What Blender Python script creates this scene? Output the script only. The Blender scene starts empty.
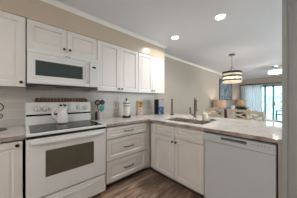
import bpy, bmesh, math, random
from mathutils import Vector, Matrix
random.seed(4)
S = bpy.context.scene
COL = S.collection
PI = math.pi

# ------------------------------------------------------------------ camera
CX, CY, CZ = 2.325, 0.0, 1.235
cam_d = bpy.data.cameras.new('camera')
cam = bpy.data.objects.new('camera', cam_d)
COL.objects.link(cam)
cam.location = (CX, CY, CZ)
cam.rotation_euler = (PI / 2, 0, math.radians(47.6))
cam_d.sensor_width = 36.0
cam_d.lens = 135.4 / 297 * 36
cam_d.shift_y = 1.0 / 297
cam_d.clip_start = 0.02
S.camera = cam

# ------------------------------------------------------------------ world, exposure
S.view_settings.view_transform = 'Standard'
S.view_settings.look = 'None'
S.view_settings.gamma = 1.0
S.view_settings.use_curve_mapping = False
S.view_settings.exposure = 0.06
W = bpy.data.worlds.new('sky')
S.world = W
W.use_nodes = True
bg = W.node_tree.nodes['Background']
bg.inputs['Color'].default_value = (0.85, 0.94, 1.0, 1)
bg.inputs['Strength'].default_value = 4.9

CEIL = 2.43
# recessed downlights with fittings first, then unseen fill lamps added without fittings
CANS_AND_FILL = [(0.756, 2.12), (1.583, 2.07), (1.75, -0.15), (0.95, -1.2), (2.6, -1.2)]
CAN_W = 7.5
FILL_CAN_W = 3.0
KITCHEN_FILL_W = 40.0      # unseen point lamp added as kitchen fill, no fitting built
PENDANT_W = 3.2
LIVING_W = 33.0
LAMP_W = 9.0

# unseen openings added to let in fill daylight: (axis wall, a0, a1, z0, z1)
BACKWIN = (1.1, 2.1, 1.0, 1.9)      # fill_window_1 in wall_back, x range
SIDEWIN = (2.6, 6.6, 0.3, 2.2)      # fill_window_2 in wall_right beyond the kitchen, y range

def light(name, kind, loc, energy, color, size=0.1, rot=(0, 0, 0), spread=None):
    d = bpy.data.lights.new(name, kind)
    d.energy = energy
    d.color = color
    if kind == 'AREA':
        d.shape = 'DISK'
        d.size = size
        if spread: d.spread = spread
    else:
        d.shadow_soft_size = size
    o = bpy.data.objects.new(name, d)
    o.location = loc
    o.rotation_euler = rot
    COL.objects.link(o)
    return o

# ------------------------------------------------------------------ materials
def lin(c):
    return tuple((x / 12.92 if x <= 0.04045 else ((x + 0.055) / 1.055) ** 2.4) for x in [v / 255 for v in c])

def base_mat(name):
    m = bpy.data.materials.new(name)
    m.use_nodes = True
    nt = m.node_tree
    return m, nt, nt.nodes['Principled BSDF']

def mat(name, rgb, rough=0.5, metal=0.0, var=0.05, scale=18.0, bump=0.0, stretch=None, **kw):
    """procedural paint: noise-varied colour, optional bump"""
    m, nt, p = base_mat(name)
    c = lin(rgb)
    geo = nt.nodes.new('ShaderNodeTexCoord')
    n = nt.nodes.new('ShaderNodeTexNoise')
    n.inputs['Scale'].default_value = scale
    n.inputs['Detail'].default_value = 3
    if stretch:
        mp = nt.nodes.new('ShaderNodeMapping')
        mp.inputs['Scale'].default_value = stretch
        nt.links.new(geo.outputs['Object'], mp.inputs['Vector'])
        nt.links.new(mp.outputs['Vector'], n.inputs['Vector'])
    else:
        nt.links.new(geo.outputs['Object'], n.inputs['Vector'])
    r = nt.nodes.new('ShaderNodeValToRGB')
    r.color_ramp.elements[0].position = 0.3
    r.color_ramp.elements[1].position = 0.7
    r.color_ramp.elements[0].color = tuple(max(0, x * (1 - var)) for x in c) + (1,)
    r.color_ramp.elements[1].color = tuple(min(1, x * (1 + var)) for x in c) + (1,)
    nt.links.new(n.outputs['Fac'], r.inputs['Fac'])
    nt.links.new(r.outputs['Color'], p.inputs['Base Color'])
    p.inputs['Roughness'].default_value = rough
    p.inputs['Metallic'].default_value = metal
    if bump:
        b = nt.nodes.new('ShaderNodeBump')
        b.inputs['Strength'].default_value = bump
        b.inputs['Distance'].default_value = 0.002
        nt.links.new(n.outputs['Fac'], b.inputs['Height'])
        nt.links.new(b.outputs['Normal'], p.inputs['Normal'])
    for k, v in kw.items():
        p.inputs[k].default_value = v
    return m

def emit_mat(name, rgb, strength, tint=None):
    m, nt, p = base_mat(name)
    p.inputs['Base Color'].default_value = lin(rgb) + (1,)
    p.inputs['Emission Color'].default_value = lin(rgb) + (1,)
    p.inputs['Emission Strength'].default_value = strength
    return m

def translucent_mat(name, rgb, f=0.5, transp=0.0):
    m, nt, p = base_mat(name)
    out = nt.nodes['Material Output']
    nt.nodes.remove(p)
    c = lin(rgb)
    co = nt.nodes.new('ShaderNodeTexCoord')
    n = nt.nodes.new('ShaderNodeTexNoise')
    n.inputs['Scale'].default_value = 60
    r = nt.nodes.new('ShaderNodeValToRGB')
    r.color_ramp.elements[0].color = tuple(x * 0.93 for x in c) + (1,)
    r.color_ramp.elements[1].color = c + (1,)
    nt.links.new(co.outputs['Object'], n.inputs['Vector'])
    nt.links.new(n.outputs['Fac'], r.inputs['Fac'])
    d = nt.nodes.new('ShaderNodeBsdfDiffuse')
    t = nt.nodes.new('ShaderNodeBsdfTranslucent')
    mx = nt.nodes.new('ShaderNodeMixShader')
    mx.inputs['Fac'].default_value = f
    nt.links.new(r.outputs['Color'], d.inputs['Color'])
    nt.links.new(r.outputs['Color'], t.inputs['Color'])
    nt.links.new(d.outputs[0], mx.inputs[1])
    nt.links.new(t.outputs[0], mx.inputs[2])
    last = mx
    if transp:
        tr = nt.nodes.new('ShaderNodeBsdfTransparent')
        m2 = nt.nodes.new('ShaderNodeMixShader')
        m2.inputs['Fac'].default_value = transp
        nt.links.new(mx.outputs[0], m2.inputs[1])
        nt.links.new(tr.outputs[0], m2.inputs[2])
        last = m2
    nt.links.new(last.outputs[0], out.inputs['Surface'])
    return m

def glass_mat(name, tint=(235, 250, 252)):
    m, nt, p = base_mat(name)
    out = nt.nodes['Material Output']
    nt.nodes.remove(p)
    t = nt.nodes.new('ShaderNodeBsdfTransparent')
    t.inputs['Color'].default_value = lin(tint) + (1,)
    g = nt.nodes.new('ShaderNodeBsdfGlossy')
    g.inputs['Roughness'].default_value = 0.02
    fr = nt.nodes.new('ShaderNodeFresnel')
    fr.inputs['IOR'].default_value = 1.45
    mx = nt.nodes.new('ShaderNodeMixShader')
    nt.links.new(fr.outputs[0], mx.inputs['Fac'])
    nt.links.new(t.outputs[0], mx.inputs[1])
    nt.links.new(g.outputs[0], mx.inputs[2])
    nt.links.new(mx.outputs[0], out.inputs['Surface'])
    return m

def floor_mat():
    m, nt, p = base_mat('wood_planks')
    g = nt.nodes.new('ShaderNodeNewGeometry')
    sep = nt.nodes.new('ShaderNodeSeparateXYZ')
    cmb = nt.nodes.new('ShaderNodeCombineXYZ')
    nt.links.new(g.outputs['Position'], sep.inputs[0])
    nt.links.new(sep.outputs['Y'], cmb.inputs['X'])
    nt.links.new(sep.outputs['X'], cmb.inputs['Y'])
    b = nt.nodes.new('ShaderNodeTexBrick')
    b.inputs['Scale'].default_value = 1.0
    b.inputs['Brick Width'].default_value = 1.22
    b.inputs['Row Height'].default_value = 0.16
    b.inputs['Mortar Size'].default_value = 0.002
    b.inputs['Color1'].default_value = lin((172, 148, 130)) + (1,)
    b.inputs['Color2'].default_value = lin((128, 108, 94)) + (1,)
    b.inputs['Mortar'].default_value = lin((40, 30, 26)) + (1,)
    nt.links.new(cmb.outputs[0], b.inputs['Vector'])
    mp = nt.nodes.new('ShaderNodeMapping')
    mp.inputs['Scale'].default_value = (1.5, 11, 1)
    nt.links.new(cmb.outputs[0], mp.inputs['Vector'])
    n = nt.nodes.new('ShaderNodeTexNoise')
    n.inputs['Scale'].default_value = 1.6
    n.inputs['Detail'].default_value = 6
    n.inputs['Distortion'].default_value = 1.2
    nt.links.new(mp.outputs[0], n.inputs['Vector'])
    r = nt.nodes.new('ShaderNodeValToRGB')
    r.color_ramp.elements[0].position = 0.34
    r.color_ramp.elements[1].position = 0.66
    r.color_ramp.elements[0].color = (0.36, 0.34, 0.33, 1)
    r.color_ramp.elements[1].color = (1.5, 1.45, 1.4, 1)
    nt.links.new(n.outputs['Fac'], r.inputs['Fac'])
    mx = nt.nodes.new('ShaderNodeMix')
    mx.data_type = 'RGBA'
    mx.blend_type = 'MULTIPLY'
    mx.inputs['Factor'].default_value = 1.0
    nt.links.new(b.outputs['Color'], mx.inputs['A'])
    nt.links.new(r.outputs['Color'], mx.inputs['B'])
    nt.links.new(mx.outputs['Result'], p.inputs['Base Color'])
    p.inputs['Roughness'].default_value = 0.42
    return m

def tile_mat():
    m, nt, p = base_mat('subway_tile')
    g = nt.nodes.new('ShaderNodeNewGeometry')
    sep = nt.nodes.new('ShaderNodeSeparateXYZ')
    cmb = nt.nodes.new('ShaderNodeCombineXYZ')
    nt.links.new(g.outputs['Position'], sep.inputs[0])
    nt.links.new(sep.outputs['Y'], cmb.inputs['X'])
    nt.links.new(sep.outputs['Z'], cmb.inputs['Y'])
    b = nt.nodes.new('ShaderNodeTexBrick')
    b.inputs['Scale'].default_value = 1.0
    b.inputs['Brick Width'].default_value = 0.30
    b.inputs['Row Height'].default_value = 0.1015
    b.inputs['Mortar Size'].default_value = 0.0022
    b.inputs['Color1'].default_value = lin((206, 201, 194)) + (1,)
    b.inputs['Color2'].default_value = lin((196, 191, 184)) + (1,)
    b.inputs['Mortar'].default_value = lin((222, 219, 213)) + (1,)
    nt.links.new(cmb.outputs[0], b.inputs['Vector'])
    nt.links.new(b.outputs['Color'], p.inputs['Base Color'])
    bp = nt.nodes.new('ShaderNodeBump')
    bp.inputs['Strength'].default_value = 0.3
    bp.inputs['Distance'].default_value = 0.001
    bp.invert = True
    nt.links.new(b.outputs['Fac'], bp.inputs['Height'])
    nt.links.new(bp.outputs['Normal'], p.inputs['Normal'])
    p.inputs['Roughness'].default_value = 0.22
    return m

def granite_mat(name, a, b_, c_, rough=0.12):
    m, nt, p = base_mat(name)
    g = nt.nodes.new('ShaderNodeNewGeometry')
    n1 = nt.nodes.new('ShaderNodeTexNoise')
    n1.inputs['Scale'].default_value = 6
    n1.inputs['Detail'].default_value = 7
    n1.inputs['Roughness'].default_value = 0.65
    n1.inputs['Distortion'].default_value = 1.5
    nt.links.new(g.outputs['Position'], n1.inputs['Vector'])
    r = nt.nodes.new('ShaderNodeValToRGB')
    e = r.color_ramp.elements
    e[0].position = 0.32
    e[0].color = lin(c_) + (1,)
    e[1].position = 0.47
    e[1].color = lin(b_) + (1,)
    x = e.new(0.62)
    x.color = lin(a) + (1,)
    nt.links.new(n1.outputs['Fac'], r.inputs['Fac'])
    n2 = nt.nodes.new('ShaderNodeTexVoronoi')
    n2.inputs['Scale'].default_value = 90
    nt.links.new(g.outputs['Position'], n2.inputs['Vector'])
    r2 = nt.nodes.new('ShaderNodeValToRGB')
    r2.color_ramp.elements[0].color = (0.82, 0.80, 0.78, 1)
    r2.color_ramp.elements[1].position = 0.25
    r2.color_ramp.elements[1].color = (1, 1, 1, 1)
    nt.links.new(n2.outputs['Distance'], r2.inputs['Fac'])
    mx = nt.nodes.new('ShaderNodeMix')
    mx.data_type = 'RGBA'
    mx.blend_type = 'MULTIPLY'
    mx.inputs['Factor'].default_value = 1.0
    nt.links.new(r.outputs['Color'], mx.inputs['A'])
    nt.links.new(r2.outputs['Color'], mx.inputs['B'])
    nt.links.new(mx.outputs['Result'], p.inputs['Base Color'])
    p.inputs['Roughness'].default_value = rough
    return m

def art_mat(name, cols, scale=3.0, rough=0.6):
    """mottled abstract print"""
    m, nt, p = base_mat(name)
    co = nt.nodes.new('ShaderNodeTexCoord')
    n = nt.nodes.new('ShaderNodeTexNoise')
    n.inputs['Scale'].default_value = scale
    n.inputs['Detail'].default_value = 4
    n.inputs['Distortion'].default_value = 0.8
    nt.links.new(co.outputs['Object'], n.inputs['Vector'])
    r = nt.nodes.new('ShaderNodeValToRGB')
    e = r.color_ramp.elements
    e[0].position = 0.33
    e[1].position = 0.66
    e[0].color = lin(cols[0]) + (1,)
    e[1].color = lin(cols[-1]) + (1,)
    for i, c in enumerate(cols[1:-1]):
        x = e.new(0.33 + 0.33 * (i + 1) / (len(cols) - 1))
        x.color = lin(c) + (1,)
    nt.links.new(n.outputs['Fac'], r.inputs['Fac'])
    nt.links.new(r.outputs['Color'], p.inputs['Base Color'])
    p.inputs['Roughness'].default_value = rough
    return m

M = dict(
    ceiling=mat('ceiling_paint', (231, 234, 239), 0.9, var=0.01, bump=0.15, scale=60),
    wall=mat('beige_wall_paint', (186, 175, 162), 0.75, var=0.015, scale=30, bump=0.1),
    soffit=mat('soffit_paint', (200, 185, 166), 0.24, var=0.015, scale=30, bump=0.05),
    stub=mat('daylight_greyed_wall', (168, 172, 170), 0.7, var=0.02, scale=25, bump=0.1),  # beige wall shifted grey-blue, daylight tint put into the colour
    trim=mat('white_trim_paint', (242, 240, 236), 0.4, var=0.01),
    floor=floor_mat(), tile=tile_mat(),
    granite=granite_mat('pale_granite', (222, 217, 212), (214, 206, 199), (192, 180, 170), 0.07),
    granite_edge_shaded=granite_mat('granite_edge_shaded', (182, 170, 160), (160, 146, 136), (126, 112, 104), 0.2),  # darker brownish copy of the granite, edge shadow put into its colour
    cab=mat('cabinet_paint', (230, 225, 220), 0.33, var=0.012, scale=8),
    cab_in=mat('cabinet_box', (205, 196, 182), 0.6, var=0.03),
    kick=mat('toe_kick_shade', (92, 84, 78), 0.5, var=0.03),  # darkened to stand in for the shadow under the cabinets
    gap_shade=mat('dark_gap_shade', (40, 36, 33), 0.9, var=0.1),  # dark colour stands in for the shade inside appliance gaps
    knob=mat('bronze_knob', (66, 54, 44), 0.32, 0.9, var=0.1),
    pull=mat('pewter_pull', (128, 122, 114), 0.3, 0.9, var=0.08),
    enamel=mat('white_enamel', (232, 232, 230), 0.22, var=0.01, scale=5),
    enamel2=mat('dishwasher_enamel', (206, 209, 211), 0.3, var=0.01, scale=5),
    grey_plastic=mat('grey_plastic', (150, 152, 153), 0.4, var=0.03),
    knob_shadow_grey=mat('knob_shadow_grey', (186, 187, 186), 0.4, var=0.02),
    handle_grey=mat('handle_grey', (92, 94, 96), 0.45, var=0.03),
    dark_plastic=mat('dark_plastic', (34, 34, 36), 0.35, var=0.08),
    black=mat('black_gloss', (20, 20, 22), 0.18, var=0.1),
    black_glass=mat('black_cooktop_glass', (14, 14, 15), 0.05, var=0.15, scale=40, **{'Specular IOR Level': 0.10}),
    oven_glass=mat('oven_window_glass', (92, 86, 72), 0.22, var=0.06, scale=6),
    mw_glass=mat('microwave_window_glass', (66, 76, 76), 0.2, var=0.08, scale=30),  # dark glass lightened to grey-teal, a reflection put into the colour
    steel=mat('brushed_steel', (150, 146, 140), 0.3, 0.95, var=0.08, stretch=(1, 1, 30)),
    sinksteel=mat('sink_steel', (176, 166, 156), 0.42, 0.7, var=0.08),
    faucet=mat('brushed_nickel', (138, 128, 118), 0.26, 0.95, var=0.06),
    cream=mat('cream_ceramic', (226, 220, 200), 0.3, var=0.03),
    white_ceramic=mat('white_ceramic', (236, 230, 227), 0.2, var=0.02),
    pale_ceramic=mat('pale_ceramic', (204, 200, 194), 0.25, var=0.03),
    paper=mat('white_paper', (226, 226, 218), 0.85, var=0.02, bump=0.3, scale=120),
    green_print=mat('green_print', (74, 104, 84), 0.8, var=0.2, scale=90),
    teal=mat('teal_silicone', (38, 150, 132), 0.4, var=0.05),
    bronze=mat('dark_bronze', (44, 38, 34), 0.4, 0.6, var=0.15),
    red=mat('red_print', (196, 66, 70), 0.6, var=0.12, scale=60),
    gold=art_mat('gold_print', [(110, 66, 30), (190, 140, 44), (214, 178, 74), (140, 50, 30)], 26),
    carton=mat('carton_white', (230, 214, 208), 0.6, var=0.05, scale=60),
    blue_print=art_mat('blue_print', [(16, 32, 66), (40, 78, 130), (128, 170, 206)], 22, 0.3),
    grey_print=mat('silver_grey_print', (148, 150, 156), 0.35, var=0.06),
    spicewood=mat('dark_spice_wood', (74, 54, 42), 0.55, var=0.2, stretch=(1, 8, 8)),
    lid=mat('brown_jar_lid', (96, 70, 54), 0.5, var=0.1),
    spice=art_mat('ground_spice', [(86, 46, 26), (150, 100, 60), (190, 160, 120)], 30),
    jarglass=glass_mat('jar_glass'),
    pane=glass_mat('door_glass'),
    chair=mat('washed_oak', (206, 192, 172), 0.5, var=0.12, stretch=(14, 14, 2), scale=6),
    table=mat('weathered_oak_top', (150, 128, 106), 0.45, var=0.15, stretch=(2, 20, 2), scale=4),
    fabric=mat('grey_blue_sofa_fabric', (122, 132, 146), 0.95, var=0.1, scale=140, bump=0.4),
    cushion=mat('pale_cushion_fabric', (196, 198, 200), 0.95, var=0.08, scale=120, bump=0.4),
    shade=translucent_mat('tan_lamp_shade', (214, 190, 166), 0.24),
    shade_white=translucent_mat('white_drum_shade', (226, 222, 214), 0.5, 0.5),
    curtain=translucent_mat('sheer_white_curtain', (250, 250, 252), 0.55, 0.06),
    art=art_mat('blue_grey_abstract', [(58, 66, 80), (100, 110, 124), (150, 156, 164), (84, 92, 106)], 2.4),
    frame=mat('dark_picture_frame', (50, 48, 48), 0.4, var=0.1),
    redwood=mat('red_brown_glaze', (92, 44, 28), 0.25, var=0.15),
    leaf=mat('dark_leaf', (44, 52, 38), 0.6, var=0.3, scale=60),
    wax=mat('white_wax', (240, 234, 224), 0.5, var=0.02),
    doorframe=mat('grey_blue_door_frame', (150, 172, 178), 0.4, var=0.03),
    rail=mat('white_railing_paint', (232, 238, 240), 0.5, var=0.03),
    deck=mat('deck_boards', (190, 190, 188), 0.7, var=0.1, stretch=(2, 18, 1), scale=4),
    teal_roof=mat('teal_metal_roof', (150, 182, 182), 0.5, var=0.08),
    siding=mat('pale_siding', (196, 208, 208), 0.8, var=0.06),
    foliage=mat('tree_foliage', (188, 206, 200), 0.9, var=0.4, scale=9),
    bark=mat('bark', (88, 78, 70), 0.9, var=0.2),
    crystal=mat('frosted_glass', (244, 244, 240), 0.15, var=0.02, **{'Emission Color': (1, 0.95, 0.86, 1), 'Emission Strength': 1.3}),
    bulb=emit_mat('lit_bulb', (255, 232, 196), 9.0),
    canlens=emit_mat('lit_downlight_lens', (255, 246, 232), 14.0),
    outlet=mat('outlet_plastic', (226, 222, 214), 0.4, var=0.01),
)

# ------------------------------------------------------------------ geometry helpers
IDM = lambda u, d, z: (u, d, z)

class G:
    """collects shapes into one bmesh; fr maps (u, d, z) to scene axes"""
    def __init__(self, fr=None):
        self.bm = bmesh.new()
        self.fr = fr or IDM

    def v(self, p):
        return self.bm.verts.new(self.fr(*p))

    def box(self, a, b, bev=0.0):
        x0, x1 = sorted((a[0], b[0])); y0, y1 = sorted((a[1], b[1])); z0, z1 = sorted((a[2], b[2]))
        vs = [self.v(p) for p in ((x0, y0, z0), (x1, y0, z0), (x1, y1, z0), (x0, y1, z0),
                                  (x0, y0, z1), (x1, y0, z1), (x1, y1, z1), (x0, y1, z1))]
        fs = [self.bm.faces.new([vs[i] for i in q]) for q in
              ((0, 3, 2, 1), (4, 5, 6, 7), (0, 1, 5, 4), (1, 2, 6, 5), (2, 3, 7, 6), (3, 0, 4, 7))]
        if bev:
            es = list({e for f in fs for e in f.edges})
            bmesh.ops.bevel(self.bm, geom=es, offset=bev, segments=2, affect='EDGES', profile=0.5)
        return self

    def rings(self, rs, cap0=True, cap1=True):
        """skin consecutive vertex rings (lists of points of equal count)"""
        prev = None
        first = None
        for r in rs:
            cur = [self.v(p) for p in r]
            if prev:
                n = len(cur)
                for i in range(n):
                    self.bm.faces.new((prev[i], prev[(i + 1) % n], cur[(i + 1) % n], cur[i]))
            else:
                first = cur
            prev = cur
        if cap0: self.bm.faces.new(list(reversed(first)))
        if cap1: self.bm.faces.new(prev)
        return self

    def panel(self, u0, u1, z0, z1, d0, d1, steps):
        """cabinet front: slab from d0 to d1, then (inset, d) steps for its moulding"""
        rect = lambda i, d: [(u0 + i, d, z0 + i), (u1 - i, d, z0 + i), (u1 - i, d, z1 - i), (u0 + i, d, z1 - i)]
        rs = [rect(0, d0), rect(0, d1 - 0.002), rect(0.002, d1)] + [rect(i, d) for i, d in steps]
        return self.rings(rs)

    def lathe(self, prof, c=(0, 0, 0), n=20, axis='z', cap=True):
        rs = []
        for r, h in prof:
            ring = []
            for k in range(n):
                a = 2 * PI * k / n
                x, y = r * math.cos(a), r * math.sin(a)
                if axis == 'z': p = (c[0] + x, c[1] + y, c[2] + h)
                elif axis == 'd': p = (c[0] + x, c[1] + h, c[2] + y)
                else: p = (c[0] + h, c[1] + x, c[2] + y)
                ring.append(p)
            rs.append(ring)
        return self.rings(rs, cap, cap)

    def tube(self, pts, r, n=10, cap=True):
        pts = [Vector(p) for p in pts]
        rr = r if isinstance(r, (list, tuple)) else [r] * len(pts)
        rs = []
        up = None
        for i, p in enumerate(pts):
            t = (pts[min(i + 1, len(pts) - 1)] - pts[max(i - 1, 0)]).normalized()
            if up is None:
                up = Vector((0, 0, 1)) if abs(t.z) < 0.9 else Vector((1, 0, 0))
            a = t.cross(up).normalized()
            b = a.cross(t).normalized()
            up = b
            rs.append([tuple(p + rr[i] * (math.cos(2 * PI * k / n) * a + math.sin(2 * PI * k / n) * b)) for k in range(n)])
        return self.rings(rs, cap, cap)

    def beam(self, p, q, w, h, bev=0.0):
        """bar of rectangular section from p to q"""
        p, q = Vector(p), Vector(q)
        t = (q - p).normalized()
        up = Vector((0, 0, 1)) if abs(t.z) < 0.95 else Vector((0, 1, 0))
        a = t.cross(up).normalized() * (w / 2)
        b = a.cross(t).normalized() * (h / 2)
        return self.rings([[tuple(o + a + b), tuple(o - a + b), tuple(o - a - b), tuple(o + a - b)] for o in (p, q)])

    def prism(self, outline, d0, d1, plane='uz'):
        """extrude an outline; plane 'uz' along d, 'xy' along z, 'dz' along u"""
        f = {'uz': lambda p, e: (p[0], e, p[1]), 'xy': lambda p, e: (p[0], p[1], e), 'dz': lambda p, e: (e, p[0], p[1])}[plane]
        return self.rings([[f(p, d0) for p in outline], [f(p, d1) for p in outline]])

def rootloc(o):
    l = Vector((0, 0, 0))
    while o is not None:
        l += o.location
        o = o.parent
    return l

def obj(name, g, material, parent=None, smooth=False, world=True, origin=None):
    """link the collected shapes as one mesh object; vertices in scene axes when world"""
    bm = g.bm
    bmesh.ops.recalc_face_normals(bm, faces=bm.faces[:])
    off = Vector(origin) if origin is not None else Vector((0, 0, 0))
    if parent is not None and world:
        off = rootloc(parent)
    if off.length:
        bmesh.ops.translate(bm, vec=-off, verts=bm.verts[:])
    me = bpy.data.meshes.new(name)
    bm.to_mesh(me)
    bm.free()
    if smooth:
        for p in me.polygons: p.use_smooth = True
        try:
            me.set_sharp_from_angle(angle=math.radians(35))
        except Exception:
            pass
    me.materials.append(M[material] if isinstance(material, str) else material)
    o = bpy.data.objects.new(name, me)
    COL.objects.link(o)
    if parent is not None: o.parent = parent
    elif origin is not None: o.location = origin
    return o

def tag(o, label, cat, group=None, kind=None):
    o['label'] = label
    o['category'] = cat
    if group: o['group'] = group
    if kind: o['kind'] = kind
    return o

def thing(name, loc, label, cat, group=None, rz=0.0):
    o = bpy.data.objects.new(name, None)
    COL.objects.link(o)
    o.location = loc
    o.rotation_euler = (0, 0, rz)
    return tag(o, label, cat, group)

def struct(name, g, material, parent=None, smooth=False):
    o = obj(name, g, material, parent, smooth)
    if parent is None: o['kind'] = 'structure'
    return o

def copy_tree(o, parent=None):
    c = o.copy()
    COL.objects.link(c)
    if parent is not None: c.parent = parent
    for ch in list(o.children):
        copy_tree(ch, c)
    return c

def wallfr(base):          # fronts on the left wall: u = y, d = +x from base
    return lambda u, d, z: (base + d, u, z)

def penfr(base):           # fronts on the peninsula: u = x, d = -y from base
    return lambda u, d, z: (u, base - d, z)

# ------------------------------------------------------------------ setting
XR, YB, YF = 4.4, -2.4, 9.6
g = G(); g.box((-0.12, YB - 0.12, -0.1), (XR + 0.12, YF + 0.12, 0)); struct('floor', g, 'floor')
g = G(); g.box((-0.12, YB - 0.12, CEIL), (XR + 0.12, YF + 0.12, CEIL + 0.1)); struct('ceiling', g, 'ceiling')
g = G(); g.box((-0.12, YB - 0.12, 0), (0, YF + 0.12, CEIL)); struct('wall_left', g, 'wall')
DX0, DX1, DZ = 0.22, 2.45, 2.07
g = G()
g.box((0, YF, 0), (DX0, YF + 0.12, CEIL)); g.box((DX1, YF, 0), (XR, YF + 0.12, CEIL)); g.box((DX0, YF, DZ), (DX1, YF + 0.12, CEIL))
struct('wall_far', g, 'wall')
b0, b1, b2, b3 = SIDEWIN
g = G()
g.box((XR, YB - 0.12, 0), (XR + 0.12, b0, CEIL)); g.box((XR, b1, 0), (XR + 0.12, YF + 0.12, CEIL))
g.box((XR, b0, 0), (XR + 0.12, b1, b2)); g.box((XR, b0, b3), (XR + 0.12, b1, CEIL))
struct('wall_right', g, 'wall')
g = G()
for a in (b0, (b0 + b1) / 2 - 0.025, b1 - 0.05): g.box((XR + 0.03, a, b2), (XR + 0.09, a + 0.05, b3))
for a in (b2, b3 - 0.05): g.box((XR + 0.03, b0, a), (XR + 0.09, b1, a + 0.05))
w2 = struct('fill_window_2', g, 'trim')  # unseen window, added to brighten the dining side
b0, b1, b2, b3 = BACKWIN
g = G()
g.box((0, YB - 0.12, 0), (b0, YB, CEIL)); g.box((b1, YB - 0.12, 0), (XR, YB, CEIL))
g.box((b0, YB - 0.12, 0), (b1, YB, b2)); g.box((b0, YB - 0.12, b3), (b1, YB, CEIL))
struct('wall_back', g, 'wall')
g = G()
for a in (b0, (b0 + b1) / 2 - 0.025, b1 - 0.05): g.box((a, YB - 0.09, b2), (a + 0.05, YB - 0.03, b3))
for a in (b2, b3 - 0.05): g.box((b0, YB - 0.09, a), (b1, YB - 0.03, a + 0.05))
w1 = struct('fill_window_1', g, 'trim')  # unseen window, added for daylight fill from behind the camera
def portal(loc, rot, sx, sy):
    d = bpy.data.lights.new('window_portal', 'AREA')
    d.shape = 'RECTANGLE'; d.size = sx; d.size_y = sy
    d.cycles.is_portal = True
    o = bpy.data.objects.new('window_portal', d); COL.objects.link(o)
    o.location = loc; o.rotation_euler = rot
portal(((BACKWIN[0] + BACKWIN[1]) / 2, YB - 0.13, (BACKWIN[2] + BACKWIN[3]) / 2), (PI / 2, 0, 0), BACKWIN[1] - BACKWIN[0], BACKWIN[3] - BACKWIN[2])
portal((XR + 0.13, (SIDEWIN[0] + SIDEWIN[1]) / 2, (SIDEWIN[2] + SIDEWIN[3]) / 2), (PI / 2, 0, PI / 2), SIDEWIN[1] - SIDEWIN[0], SIDEWIN[3] - SIDEWIN[2])
g = G(); g.box((2.249, 1.50, 0), (XR, 1.62, CEIL)); struct('wall_divider', g, 'stub')
g = G(); g.box((2.247, 1.478, 0), (2.278, 1.4995, CEIL), 0.003); struct('trim_1', g, 'stub')
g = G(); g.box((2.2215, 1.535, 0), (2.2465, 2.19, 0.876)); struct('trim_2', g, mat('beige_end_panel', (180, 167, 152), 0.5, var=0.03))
g = G(); g.box((0, 2.20, 0), (2.2485, 2.30, 0.875)); struct('wall_peninsula', g, 'wall')
# soffit over the wall cabinets
SOF = 0.332
g = G(); g.box((0.0005, YB, 2.135), (SOF, 2.308, CEIL - 0.0005)); struct('wall_soffit', g, 'soffit')
# crown mouldings
def crown(name, p0, p1, face):
    """profile swept between two points along a wall; face gives the outward direction"""
    prof = [(0, -0.050), (0.008, -0.050), (0.008, -0.042), (0.013, -0.040), (0.020, -0.024), (0.030, -0.017), (0.030, -0.010), (0.038, -0.008), (0.038, -0.0006), (0, -0.0006)]
    g = G()
    r = []
    for p in (p0, p1):
        r.append([(p[0] + face[0] * a, p[1] + face[1] * a, CEIL + b) for a, b in prof])
    g.rings(r)
    return struct(name, g, 'trim')
crown('trim_3', (SOF + 0.0005, YB), (SOF + 0.0005, 2.309), (1, 0))
crown('trim_4', (0.0005, 2.309), (SOF + 0.038, 2.309), (0, 1))
crown('trim_5', (0.0005, 2.37), (0.0005, YF), (1, 0))
for nm, a, b in (('baseboard_left', (0.0005, 2.31, 0), (0.014, YF, 0.10)), ('baseboard_far', (0.02, YF - 0.014, 0), (DX0 - 0.05, YF - 0.0005, 0.10))):
    g = G(); g.box(a, b, 0.003); struct(nm, g, 'trim')
# tiled backsplash between worktop and wall cabinets
g = G(); g.box((0.0004, YB, 0.9165), (0.009, 2.309, 1.369)); struct('wall_backsplash', g, 'tile')

# sliding glass door in the far wall
g = G()
for a, b in (((DX0, YF + 0.01, 0), (DX0 + 0.05, YF + 0.10, DZ)), ((DX1 - 0.05, YF + 0.01, 0), (DX1, YF + 0.10, DZ)),
             ((DX0, YF + 0.01, DZ - 0.05), (DX1, YF + 0.10, DZ)), ((DX0, YF + 0.01, 0), (DX1, YF + 0.10, 0.04))):
    g.box(a, b)
dr = struct('door_1', g, 'doorframe')
portal(((DX0 + DX1) / 2, YF + 0.13, DZ / 2), (-PI / 2, 0, 0), DX1 - DX0, DZ)
mid = 1.53
for k, (x0, x1, y) in enumerate(((DX0 + 0.05, 1.20, YF + 0.03), (1.13, 1.53, YF + 0.065), (1.46, DX1 - 0.05, YF + 0.03))):
    g = G()
    g.box((x0, y, 0.04), (x0 + 0.075, y + 0.03, DZ - 0.05)); g.box((x1 - 0.075, y, 0.04), (x1, y + 0.03, DZ - 0.05))
    g.box((x0, y, DZ - 0.125), (x1, y + 0.03, DZ - 0.05)); g.box((x0, y, 0.04), (x1, y + 0.03, 0.16))
    s = obj('sash', g, 'doorframe', dr)
    g = G(); g.box((x0 + 0.07, y + 0.012, 0.15), (x1 - 0.07, y + 0.018, DZ - 0.12)); obj('pane', g, 'pane', s)
g = G(); g.box((mid + 0.005, YF + 0.005, 0.95), (mid + 0.03, YF + 0.03, 1.15), 0.004); obj('door_handle', g, 'dark_plastic', dr)

# ------------------------------------------------------------------ cabinets
def shaker(u0, u1, z0, z1, fr, d0=0.0, w=0.058, t=0.02):
    g = G(fr)
    if min(u1 - u0, z1 - z0) < 0.2: w = 0.04
    g.panel(u0, u1, z0, z1, d0, d0 + t, [(w, d0 + t), (w + 0.008, d0 + t - 0.014), (w + 0.018, d0 + t - 0.014), (w + 0.030, d0 + t - 0.010)])
    return g

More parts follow.
